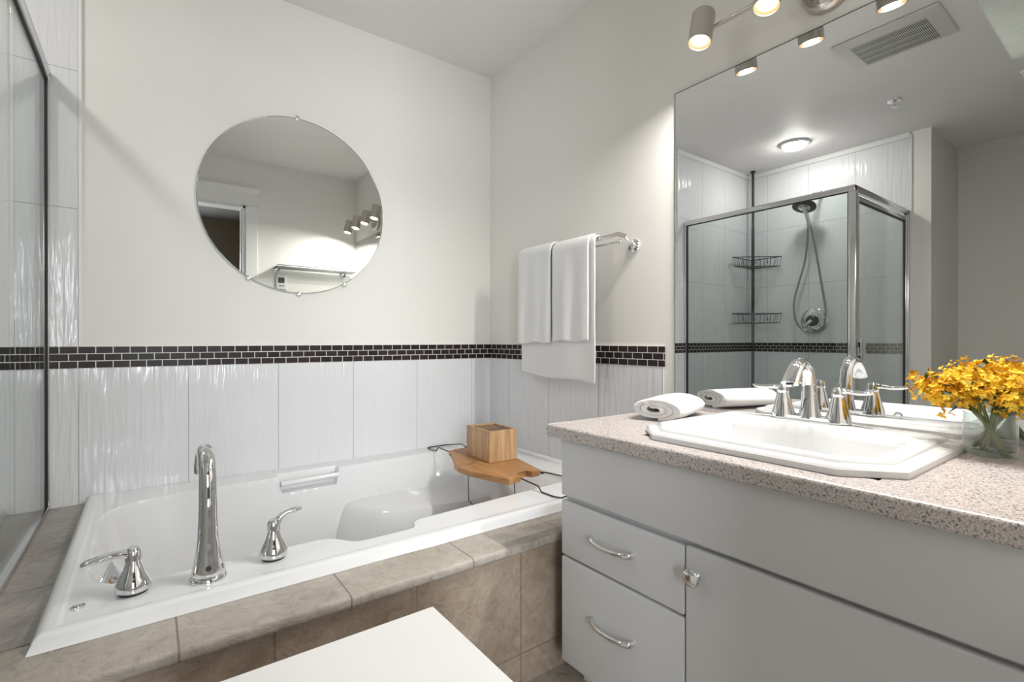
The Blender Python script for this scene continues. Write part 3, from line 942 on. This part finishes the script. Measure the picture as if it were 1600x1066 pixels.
# rolled towel beside the basin
def rolled_towel():
    b = BM()
    # spiral cross-section, flattened, extruded along its axis
    turns, n = 2.6, 110
    th = .0155
    axis = Vector((.95, .30, 0)).normalized()
    side = Vector((-axis.y, axis.x, 0))
    C0 = Vector((-.325, -1.362, CT)); L = .245
    prof_o, prof_i = [], []
    for k in range(n + 1):
        t = k / n
        a = -PI * .55 - turns * 2 * PI * (1 - t)
        r0 = .012 + th * turns * (1 - (1 - t)) 
        R_o = .012 + th * turns * t + th * .46; R_i = .012 + th * turns * t - th * .46
        for lst, R in ((prof_o, R_o), (prof_i, R_i)):
            lst.append((R * 1.6 * math.cos(a), R * .56 * math.sin(a)))
    poly_ = prof_o + prof_i[::-1]
    zmin = min(p[1] for p in poly_)
    secs = []
    m = 26
    for s in range(m + 1):
        u = s / m
        sc_ = 1 - .16 * abs(2 * u - 1) ** 6
        ring = []
        for (h, z) in poly_:
            wob = .004 * mnoise.noise((h * 30, z * 30, u * 3))
            ring.append(b.verts.new(C0 + axis * (L * u + wob * 1.5) + side * (h * sc_ + wob) + Vector((0, 0, (z - zmin) * (.96 + .04 * sc_) + .0015))))
        secs.append(ring)
    k_ = len(poly_)
    for a, c in zip(secs, secs[1:]):
        for i in range(k_):
            j = (i + 1) % k_
            b.faces.new((a[i], a[j], c[j], c[i]))
    for ring in (secs[0], secs[-1]):
        for i in range(n):
            b.faces.new((ring[i], ring[i + 1], ring[2 * (n + 1) - 2 - i], ring[2 * (n + 1) - 1 - i]))
    o = link('rolled_towel', b, 'towel', None, True, 60)
    tag(o, 'small white towel rolled up on the counter left of the basin', 'towel')
rolled_towel()

# vase and flowers
VC = Vector((-.112, -2.052, CT))
vs = thing('glass_vase', 'small clear cylindrical glass vase on the counter right of basin', 'vase', VC)
b = BM(); lathe(b, [(0, .001), (.038, .001), (.042, .004), (.043, .010), (.043, .088), (.0405, .088), (.0405, .012), (0, .010)], VC, seg=48, cap=False)
part('vase_body', b, 'vase_glass', vs, True)
b = BM(); lathe(b, [(0, .0115), (.0400, .0115), (.0400, .020), (0, .020)], VC, seg=40)
part('water', b, 'water', vs, True)

rng = random.Random(11)
def floret(b, c, size, nrm):
    n = Vector(nrm).normalized(); q = Vector((0, 0, 1)).rotation_difference(n)
    for k in range(5):
        a = 2 * PI * k / 5 + rng.random() * .6
        dr_ = q @ Vector((math.cos(a), math.sin(a), rng.uniform(.05, .55)))
        sd = q @ Vector((-math.sin(a), math.cos(a), rng.uniform(-.2, .2)))
        s = size * rng.uniform(.75, 1.2)
        p0 = c; p1 = c + dr_ * s * .55 + sd * s * .34; p2 = c + dr_ * s + n * s * .1; p3 = c + dr_ * s * .55 - sd * s * .34
        vv = [b.verts.new(p) for p in (p0, p1, p2, p3)]
        b.faces.new((vv[0], vv[1], vv[2])); b.faces.new((vv[0], vv[2], vv[3]))
right_s = Vector((.8055, -.5926, 0)); fwd = Vector((.5926, .8055, 0))
heads = []
NSTEM = 16
places = ['reaching furthest left toward the faucet', 'rising highest in the middle', 'drooping over the front rim']
def flower_stem(i, a, lean, hz, size, foot, drop=False):
    tip = VC + Vector((math.cos(a) * lean, math.sin(a) * lean, hz))
    f = VC + Vector((math.cos(foot) * .026, math.sin(foot) * .026, .014))
    rim = VC + Vector((math.cos(a) * .027, math.sin(a) * .027, .090))
    t = thing('flower_stem', 'yellow blossom sprig standing in the glass vase', 'flower', f, 'yellow blossom sprigs in the vase')
    crv = smooth_pts([f, (f + rim) / 2 + Vector((0, 0, .004)), rim, rim.lerp(tip, .5) + Vector((0, 0, .014)), tip], 6)
    b = BM(); sweep(b, crv, [.0034, .0032, .0028, .0022, .0012], 8); part('stem', b, 'stem', t, True)
    b = BM()
    for k in range(int(98 * size)):
        u = rng.random() ** .6
        base = rim.lerp(tip, .35 + .65 * u)
        off = Vector((rng.gauss(0, 1), rng.gauss(0, 1), rng.gauss(0, .8))) * (.0165 * size)
        floret(b, base + off + Vector((0, 0, .006)), rng.uniform(.0055, .0100), off.normalized() + Vector((0, 0, .4)))
    part('blossoms', b, 'petal', t)
    for k in range(4):
        b = BM()
        base = rim.lerp(tip, rng.uniform(.25, 1.0)) + Vector((0, 0, .004))
        dv = Vector((rng.gauss(0, 1), rng.gauss(0, 1), rng.gauss(.2, .6))).normalized(); sd = dv.cross(Vector((0, 0, 1))).normalized()
        L_ = rng.uniform(.026, .046); w_ = L_ * .24
        pts_ = [base, base + dv * L_ * .5 + sd * w_, base + dv * L_, base + dv * L_ * .5 - sd * w_]
        mid = base + dv * L_ * .5 + Vector((0, 0, .004))
        vv = [b.verts.new(p) for p in pts_]; vm = b.verts.new(mid)
        for q in range(4): b.faces.new((vv[q], vv[(q + 1) % 4], vm))
        part('leaf', b, 'leaf', t)
for i in range(NSTEM):
    a = 2 * PI * i / NSTEM * 1.0 + rng.uniform(-.15, .15)
    lean = rng.uniform(.035, .085) if i % 2 else rng.uniform(.08, .112)
    hz = .178 - lean * .35 + rng.uniform(-.012, .016)
    # keep clear of the mirror on the wall side
    if math.cos(a) > .2: lean = min(lean, .075)
    flower_stem(i, a, lean, hz, rng.uniform(.9, 1.25), a + PI + rng.uniform(-.5, .5))
flower_stem(98, math.radians(125), .128, .148, .8, math.radians(-40))

# ------------------------------------------------------------------ vanity mirror
wm = thing('vanity_mirror', 'wide frameless wall mirror above the vanity counter', 'mirror', (0, -1.7, CT))
part('mirror_glass', bx((-.006, YD + .004, CT + .012), (-.001, -1.206, 1.868)), 'mirror', wm)
b = bx((-.0064, -1.2065, CT + .012), (-.0005, -1.2045, 1.868)); box(b, (-.0064, YD + .004, 1.867), (-.0005, -1.2045, 1.869)); part('dark_edge', b, 'dark', wm)
part('bottom_channel', bx((-.009, YD + .004, CT + .001), (-.0005, -1.206, CT + .013)), 'satin', wm)

# ------------------------------------------------------------------ vanity light: bar of four spot heads
LY = [-1.394, -1.602, -1.810, -2.018]
LZ = 1.965
vl = thing('vanity_light', 'brushed nickel wall light bar with four lit spot heads above mirror', 'light fixture', (0, -1.706, LZ))
b = BM(); lathe(b, [(0, 0), (.066, 0), (.068, .004), (.066, .022), (.060, .030), (.050, .032), (.047, .028), (0, .028)], (0, -1.706, LZ), (-1, 0, 0), 48)
part('canopy', b, 'brushed', vl, True)
b = BM(); lathe(b, [(0, .0285), (.046, .0285), (.03, .031), (0, .032)], (0, -1.706, LZ), (-1, 0, 0), 40); part('canopy_face', b, 'chrome', vl, True)
b = BM(); sweep(b, [(-.105, -1.36, LZ), (-.105, -2.05, LZ)], .0065, 14); sweep(b, [(-.028, -1.706, LZ), (-.105, -1.706, LZ)], .009, 14)
part('bar', b, 'brushed', vl, True)
for yy in LY:
    ax = Vector((-.24, 0, -1)).normalized()
    c = Vector((-.146, yy, 1.912))
    hd = bpy.data.objects.new('lamp_head', None); hd.location = c - Vector(vl.location); hd.parent = vl; COL.objects.link(hd)
    up_ = -ax
    b = BM(); lathe(b, [(.033, 0), (.0355, 0), (.0355, .098), (.0335, .103), (0, .105)], c, up_, 40, cap=False)
    lathe(b, [(.033, 0), (.033, .014), (0, .014)], c, up_, 40, cap=False)
    part('shade', b, 'brushed', hd, True)
    b = BM(); sweep(b, [c + up_ * .052 + Vector((.03, 0, .0)), Vector((-.105, yy + .03, LZ)), ], .006, 10); part('swivel', b, 'brushed', hd, True)
    b = BM(); lathe(b, [(0, .0125), (.0225, .0125), (.0225, .006), (.015, .004), (0, .0035)], c, up_, 32); part('bulb', b, 'bulb', hd, True)
    b = BM(); lathe(b, [(.0225, .0122), (.0328, .004), (.0328, .0125), (.0225, .0128)], c, up_, 32, cap=False); part('reflector_bloom', b, 'reflector_bloom', hd, True)  # reflector ring glows to stand in for bloom
    ld = bpy.data.lights.new('lamp', 'AREA'); ld.shape = 'DISK'; ld.size = .042; ld.energy = SPOT_W; ld.color = (1.0, .965, .92)
    ld.spread = math.radians(165)
    lo = bpy.data.objects.new('lamp', ld); lo.location = c - ax * .002 - Vector(vl.location); lo.rotation_euler = ax.to_track_quat('-Z', 'Y').to_euler()
    lo.parent = vl; COL.objects.link(lo)

# ------------------------------------------------------------------ shower enclosure
GT = 1.868   # top of glass
SY = -1.14
en = thing('shower_enclosure', 'framed glass shower enclosure at the left, standing on the tub deck', 'shower enclosure', (GX, SY, 0))
HT = .034
part('side_header', bx((GX - .014, SY - .014, GT - .008), (GX + .014, -.008, GT + HT - .008), .003), 'satin', en, True)
part('front_header', bx((XC + .008, SY - .014, GT - .008), (GX + .014, SY + .014, GT + HT - .008), .003), 'satin', en, True)
part('wall_channel', bx((GX - .010, -.026, ZD), (GX + .010, -.007, GT - .008), .002), 'satin', en, True)
part('wall_seal', bx((GX - .012, -.031, ZD), (GX + .007, -.026, GT - .008)), 'rubber', en)
part('sill_track', bx((GX - .011, SY, ZD + .0005), (GX + .011, -.008, ZD + .016), .002), 'satin', en, True)
part('corner_post', bx((GX - .024, SY - .020, 0), (GX + .016, SY + .022, GT - .008), .004), 'satin', en, True)
part('side_glass', bx((GX - .003, SY + .02, ZD + .014), (GX + .003, -.031, GT - .006)), 'glass', en)
part('side_seal', bx((GX - .007, SY + .022, ZD + .014), (GX + .007, SY + .028, GT - .008)), 'rubber', en)
b = bx((GX - .007, SY + .02, GT - .012), (GX + .007, -.024, GT - .008)); part('top_seal', b, 'rubber', en)
# door with its own frame
dx0, dx1 = XC + .045, GX - .032
dz0, dz1 = .115, GT - .03
dd = bpy.data.objects.new('shower_door', None); dd.location = Vector((dx0, SY, dz0)) - Vector(en.location); dd.parent = en; COL.objects.link(dd)
b = bx((dx0, SY - .012, dz0), (dx0 + .03, SY + .010, dz1), .003); box(b, (dx1 - .028, SY - .012, dz0), (dx1, SY + .010, dz1), .003)
box(b, (dx0 + .03, SY - .011, dz1 - .028), (dx1 - .028, SY + .009, dz1), .003); box(b, (dx0 + .03, SY - .011, dz0), (dx1 - .028, SY + .009, dz0 + .028), .003)
part('door_frame', b, 'satin', dd, True)
part('door_glass', bx((dx0 + .029, SY - .003, dz0 + .026), (dx1 - .027, SY + .003, dz1 - .026)), 'glass', dd)
b = bx((dx1 - .034, SY - .008, dz0 + .028), (dx1 - .0285, SY + .006, dz1 - .028)); box(b, (dx0 + .0305, SY - .008, dz0 + .028), (dx0 + .036, SY + .006, dz1 - .028)); box(b, (dx0 + .03, SY - .008, dz1 - .034), (dx1 - .03, SY + .006, dz1 - .0285)); part('door_seal', b, 'rubber', dd)
b = bx((dx1 - .040, SY - .040, .84), (dx1 + .022, SY - .034, .992), .002); box(b, (dx1 - .026, SY - .036, .86), (dx1 - .006, SY - .012, .89)); box(b, (dx1 - .026, SY - .036, .94), (dx1 - .006, SY - .012, .97))
part('door_handle', b, 'chrome', dd, True)
part('wall_jamb', bx((XC + .008, SY - .016, .10), (XC + .040, SY + .016, GT - .008), .003), 'satin', en, True)
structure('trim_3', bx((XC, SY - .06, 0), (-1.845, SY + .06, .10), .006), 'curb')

# corner tension-pole caddy
sc_t = thing('shower_caddy', 'black tension-pole corner caddy with wire baskets in the shower', 'shower caddy', (-2.69, -.075, 0))
b = BM(); sweep(b, [(-2.685, -.085, .004), (-2.685, -.085, 1.95)], .0125, 14); sweep(b, [(-2.685, -.085, 1.95), (-2.685, -.085, H - .01)], .0105, 14)
lathe(b, [(0, 0), (.022, 0), (.022, .01), (.012, .016), (0, .016)], (-2.685, -.085, 0), seg=20)
lathe(b, [(0, 0), (.020, 0), (.020, .012), (0, .012)], (-2.685, -.085, H - .012), seg=20)
part('pole', b, 'black', sc_t, True)
def wire_basket(z):
    b = BM()
    cx, cy = -2.685 - .055, -.085 + .050
    A = Vector((cx + .005, cy - .005, 0)); P1 = Vector((cx + .31, cy - .01, 0)); P2 = Vector((cx + .01, cy - .27, 0)); mid = (P1 + P2) / 2 + Vector((.03, -.03, 0))
    tri = [A, P1, P2]
    def loop(dz, s=1.0):
        ctr_ = (A + P1 + P2) / 3
        return [ctr_ + (p - ctr_) * s + Vector((0, 0, dz)) for p in tri]
    top, bot = loop(z, 1), loop(z - .078, .93)
    for lp in (top, bot):
        for i in range(3): sweep(b, [lp[i], lp[(i + 1) % 3]], .0042 if lp is top else .003, 8)
    for i in range(3):
        for k in range(9):
            t_ = k / 9
            sweep(b, [top[i].lerp(top[(i + 1) % 3], t_), bot[i].lerp(bot[(i + 1) % 3], t_)], .0018, 6)
    for k in range(1, 9):
        t_ = k / 9
        sweep(b, [bot[0].lerp(bot[1], t_), bot[2].lerp(bot[1], t_)], .0018, 6)
    for k in range(3):
        t_ = .2 + k * .25
        p = top[1].lerp(top[2], t_) + Vector((0, 0, -.05))
        sweep(b, smooth_pts([p + Vector((0, 0, .03)), p, p + Vector((.012, -.012, -.01)), p + Vector((.018, -.018, .012))], 4), .002, 6)
    part('wire_basket', b, 'black', sc_t, True)
wire_basket(1.68); wire_basket(1.205)

# shower head on its arm with hand-held hose
sh = thing('hand_shower', 'chrome shower head with looped hose on the shower wall', 'shower head', (XC, -.53, 2.12))
YS = -.53
b = BM(); sweep(b, smooth_pts([(XC + .007, YS - .06, 2.14), (XC + .06, YS - .055, 2.145), (XC + .12, YS - .035, 2.12), (XC + .155, YS - .015, 2.07)], 6), .010, 14)
lathe(b, [(0, 0), (.028, 0), (.026, .006), (.012, .010), (0, .01)], (XC + .0065, YS - .06, 2.14), (1, 0, 0), 24)
part('arm', b, 'chrome', sh, True)
axh = Vector((.45, 0, -1)).normalized(); ch = Vector((XC + .165, YS, 2.035))
b = BM(); lathe(b, [(0, -.035), (.018, -.034), (.022, -.018), (.050, -.010), (.082, .0), (.084, .010), (.078, .014), (0, .014)], ch, axh, 40); part('rose', b, 'black', sh, True)
b = BM(); lathe(b, [(0, .0145), (.040, .0145), (.042, .018), (.036, .022), (0, .023)], ch, axh, 32); part('spray_face', b, 'chrome', sh, True)
b = BM(); sweep(b, smooth_pts([ch + Vector((.02, 0, -.01)), ch + Vector((.005, -.01, -.06)), ch + Vector((-.02, -.015, -.12)), ch + Vector((-.04, -.012, -.17))], 5), [.014, .011, .010, .012], 14); part('hand_grip', b, 'satin', sh, True)
hx = XC + .06
hose = [(XC + .125, -.540, 1.875), (hx + .03, -.520, 1.76), (hx, -.487, 1.60), (hx, -.440, 1.43), (hx, -.405, 1.26), (hx, -.432, 1.12), (hx, -.50, 1.055), (hx, -.575, 1.045), (hx, -.635, 1.10), (hx, -.640, 1.23), (hx, -.615, 1.40), (hx, -.585, 1.60), (hx + .01, -.555, 1.80), (hx + .05, -.535, 1.95), (hx + .085, -.530, 2.03)]
b = BM(); sweep(b, smooth_pts(hose, 7), .0075, 10); part('hose', b, 'hose', sh, True)
vv_ = thing('shower_valve', 'round chrome shower valve with lever below the shower head', 'shower valve', (XC, -.537, 1.137))
b = BM(); lathe(b, [(0, 0), (.100, 0), (.101, .004), (.092, .012), (.060, .018), (.055, .030), (0, .030)], (XC + .0065, -.537, 1.137), (1, 0, 0), 48); part('escutcheon', b, 'chrome', vv_, True)
b = BM(); lathe(b, [(.030, .03), (.046, .03), (.044, .05), (.030, .062), (0, .064)], (XC + .0065, -.537, 1.137), (1, 0, 0), 32); part('dial', b, 'black', vv_, True)
b = BM(); sweep(b, [(XC + .065, -.537, 1.137), (XC + .085, -.515, 1.11), (XC + .088, -.495, 1.085)], [.015, .010, .007], 12); part('lever', b, 'chrome', vv_, True)

# ------------------------------------------------------------------ ceiling fittings
DC = Vector((-2.335, -.58, H))
dm = thing('ceiling_light', 'lit round white dome lamp on the ceiling above the shower', 'ceiling light', DC)
b = BM(); lathe(b, [(.0, 0), (.098, 0), (.098, -.010), (.088, -.016), (.080, -.012), (0, -.008)], DC, seg=48); part('rim', b, 'satin', dm, True)
b = BM(); lathe(b, [(.082, -.008), (.078, -.022), (.062, -.036), (.036, -.045), (0, -.048)], DC, seg=40, cap=False); part('dome', b, 'dome', dm, True)

ev = thing('exhaust_vent', 'square white exhaust fan cover with slotted grille in the ceiling', 'vent', (-1.375, -1.458, H))
part('cover', bx((-1.540, -1.668, H - .012), (-1.212, -1.250, H - .0005), .005, 3), 'vent', ev, True)
part('grille_recess', bx((-1.515, -1.604, H - .0130), (-1.285, -1.306, H - .0118)), 'dark', ev)
b = BM()
for k in range(42):
    yy = -1.604 + .298 * (k + .5) / 42
    box(b, (-1.515, yy - .0016, H - .0150), (-1.285, yy + .0016, H - .0128))
for k in range(5):
    xx = -1.515 + .230 * k / 4
    box(b, (xx - .0016, -1.604, H - .0155), (xx + .0016, -1.306, H - .0128))
part('grille', b, 'vent', ev)
sk_ = thing('fire_sprinkler', 'small white fire sprinkler on the ceiling near the vent', 'sprinkler', (-2.134, -1.248, H))
b = BM(); lathe(b, [(0, 0), (.038, 0), (.036, -.006), (.018, -.010), (0, -.010)], (-2.134, -1.248, H), seg=28); part('flange', b, 'satin', sk_, True)
b = BM(); lathe(b, [(0, -.010), (.010, -.010), (.008, -.030), (.004, -.034), (.016, -.040), (.016, -.042), (0, -.043)], (-2.134, -1.248, H), seg=18); part('sprinkler_nozzle', b, 'satin', sk_, True)

# ------------------------------------------------------------------ things on the front wall (seen in the round mirror)
gs = thing('glass_shelf', 'clear glass wall shelf on two chrome brackets near the doorway', 'shelf', (-.385, YD, 1.59))
part('shelf_plate', bx((-.70, YD + .010, 1.578), (-.050, YD + .1605, 1.586), .002), 'shelf_glass', gs)
for xx in (-.672, -.12):
    b = BM(); lathe(b, [(0, 0), (.030, 0), (.031, .003), (.027, .009), (.016, .013), (.010, .03), (0, .03)], (xx, YD, 1.575), (0, 1, 0), 28)
    sweep(b, smooth_pts([(xx, YD + .02, 1.575), (xx, YD + .045, 1.575), (xx, YD + .055, 1.580), (xx, YD + .055, 1.600), (xx, YD + .040, 1.612)], 4), .006, 10)
    part('bracket', b, 'chrome', gs, True)
b = BM(); sweep(b, [(-.672, YD + .045, 1.612), (-.12, YD + .045, 1.612)], .004, 10); part('guard_rail', b, 'chrome', gs, True)
th_ = thing('thermostat', 'small white wall thermostat with grey screen below the glass shelf', 'thermostat', (-.632, YD, 1.475))
part('case', bx((-.675, YD + .0005, 1.410), (-.590, YD + .024, 1.535), .006, 3), 'plastic', th_, True)
part('screen', bx((-.662, YD + .0235, 1.462), (-.612, YD + .0255, 1.508)), 'screen', th_)
for k in range(2): part('button', bx((-.652 + k * .024, YD + .023, 1.434), (-.640 + k * .024, YD + .027, 1.443), .001), 'screen', th_)

# white lidded cabinet in the foreground
BZT = .50
wc = thing('storage_cabinet', 'low white cabinet with flat top standing before the tub apron', 'cabinet', (-1.335, -1.71, 0))
part('top_panel', bx((-1.545, -1.935, BZT - .020), (-1.121, -1.488, BZT), .0015), 'white_top', wc)
part('cabinet_body', bx((-1.535, -1.925, .03), (-1.131, -1.498, BZT - .020), .002), 'white_top', wc)
for xx in (-1.525, -1.161):
    for yy in (-1.915, -1.528): part('foot', bx((xx, yy, 0), (xx + .03, yy + .03, .03)), 'white_top', wc)
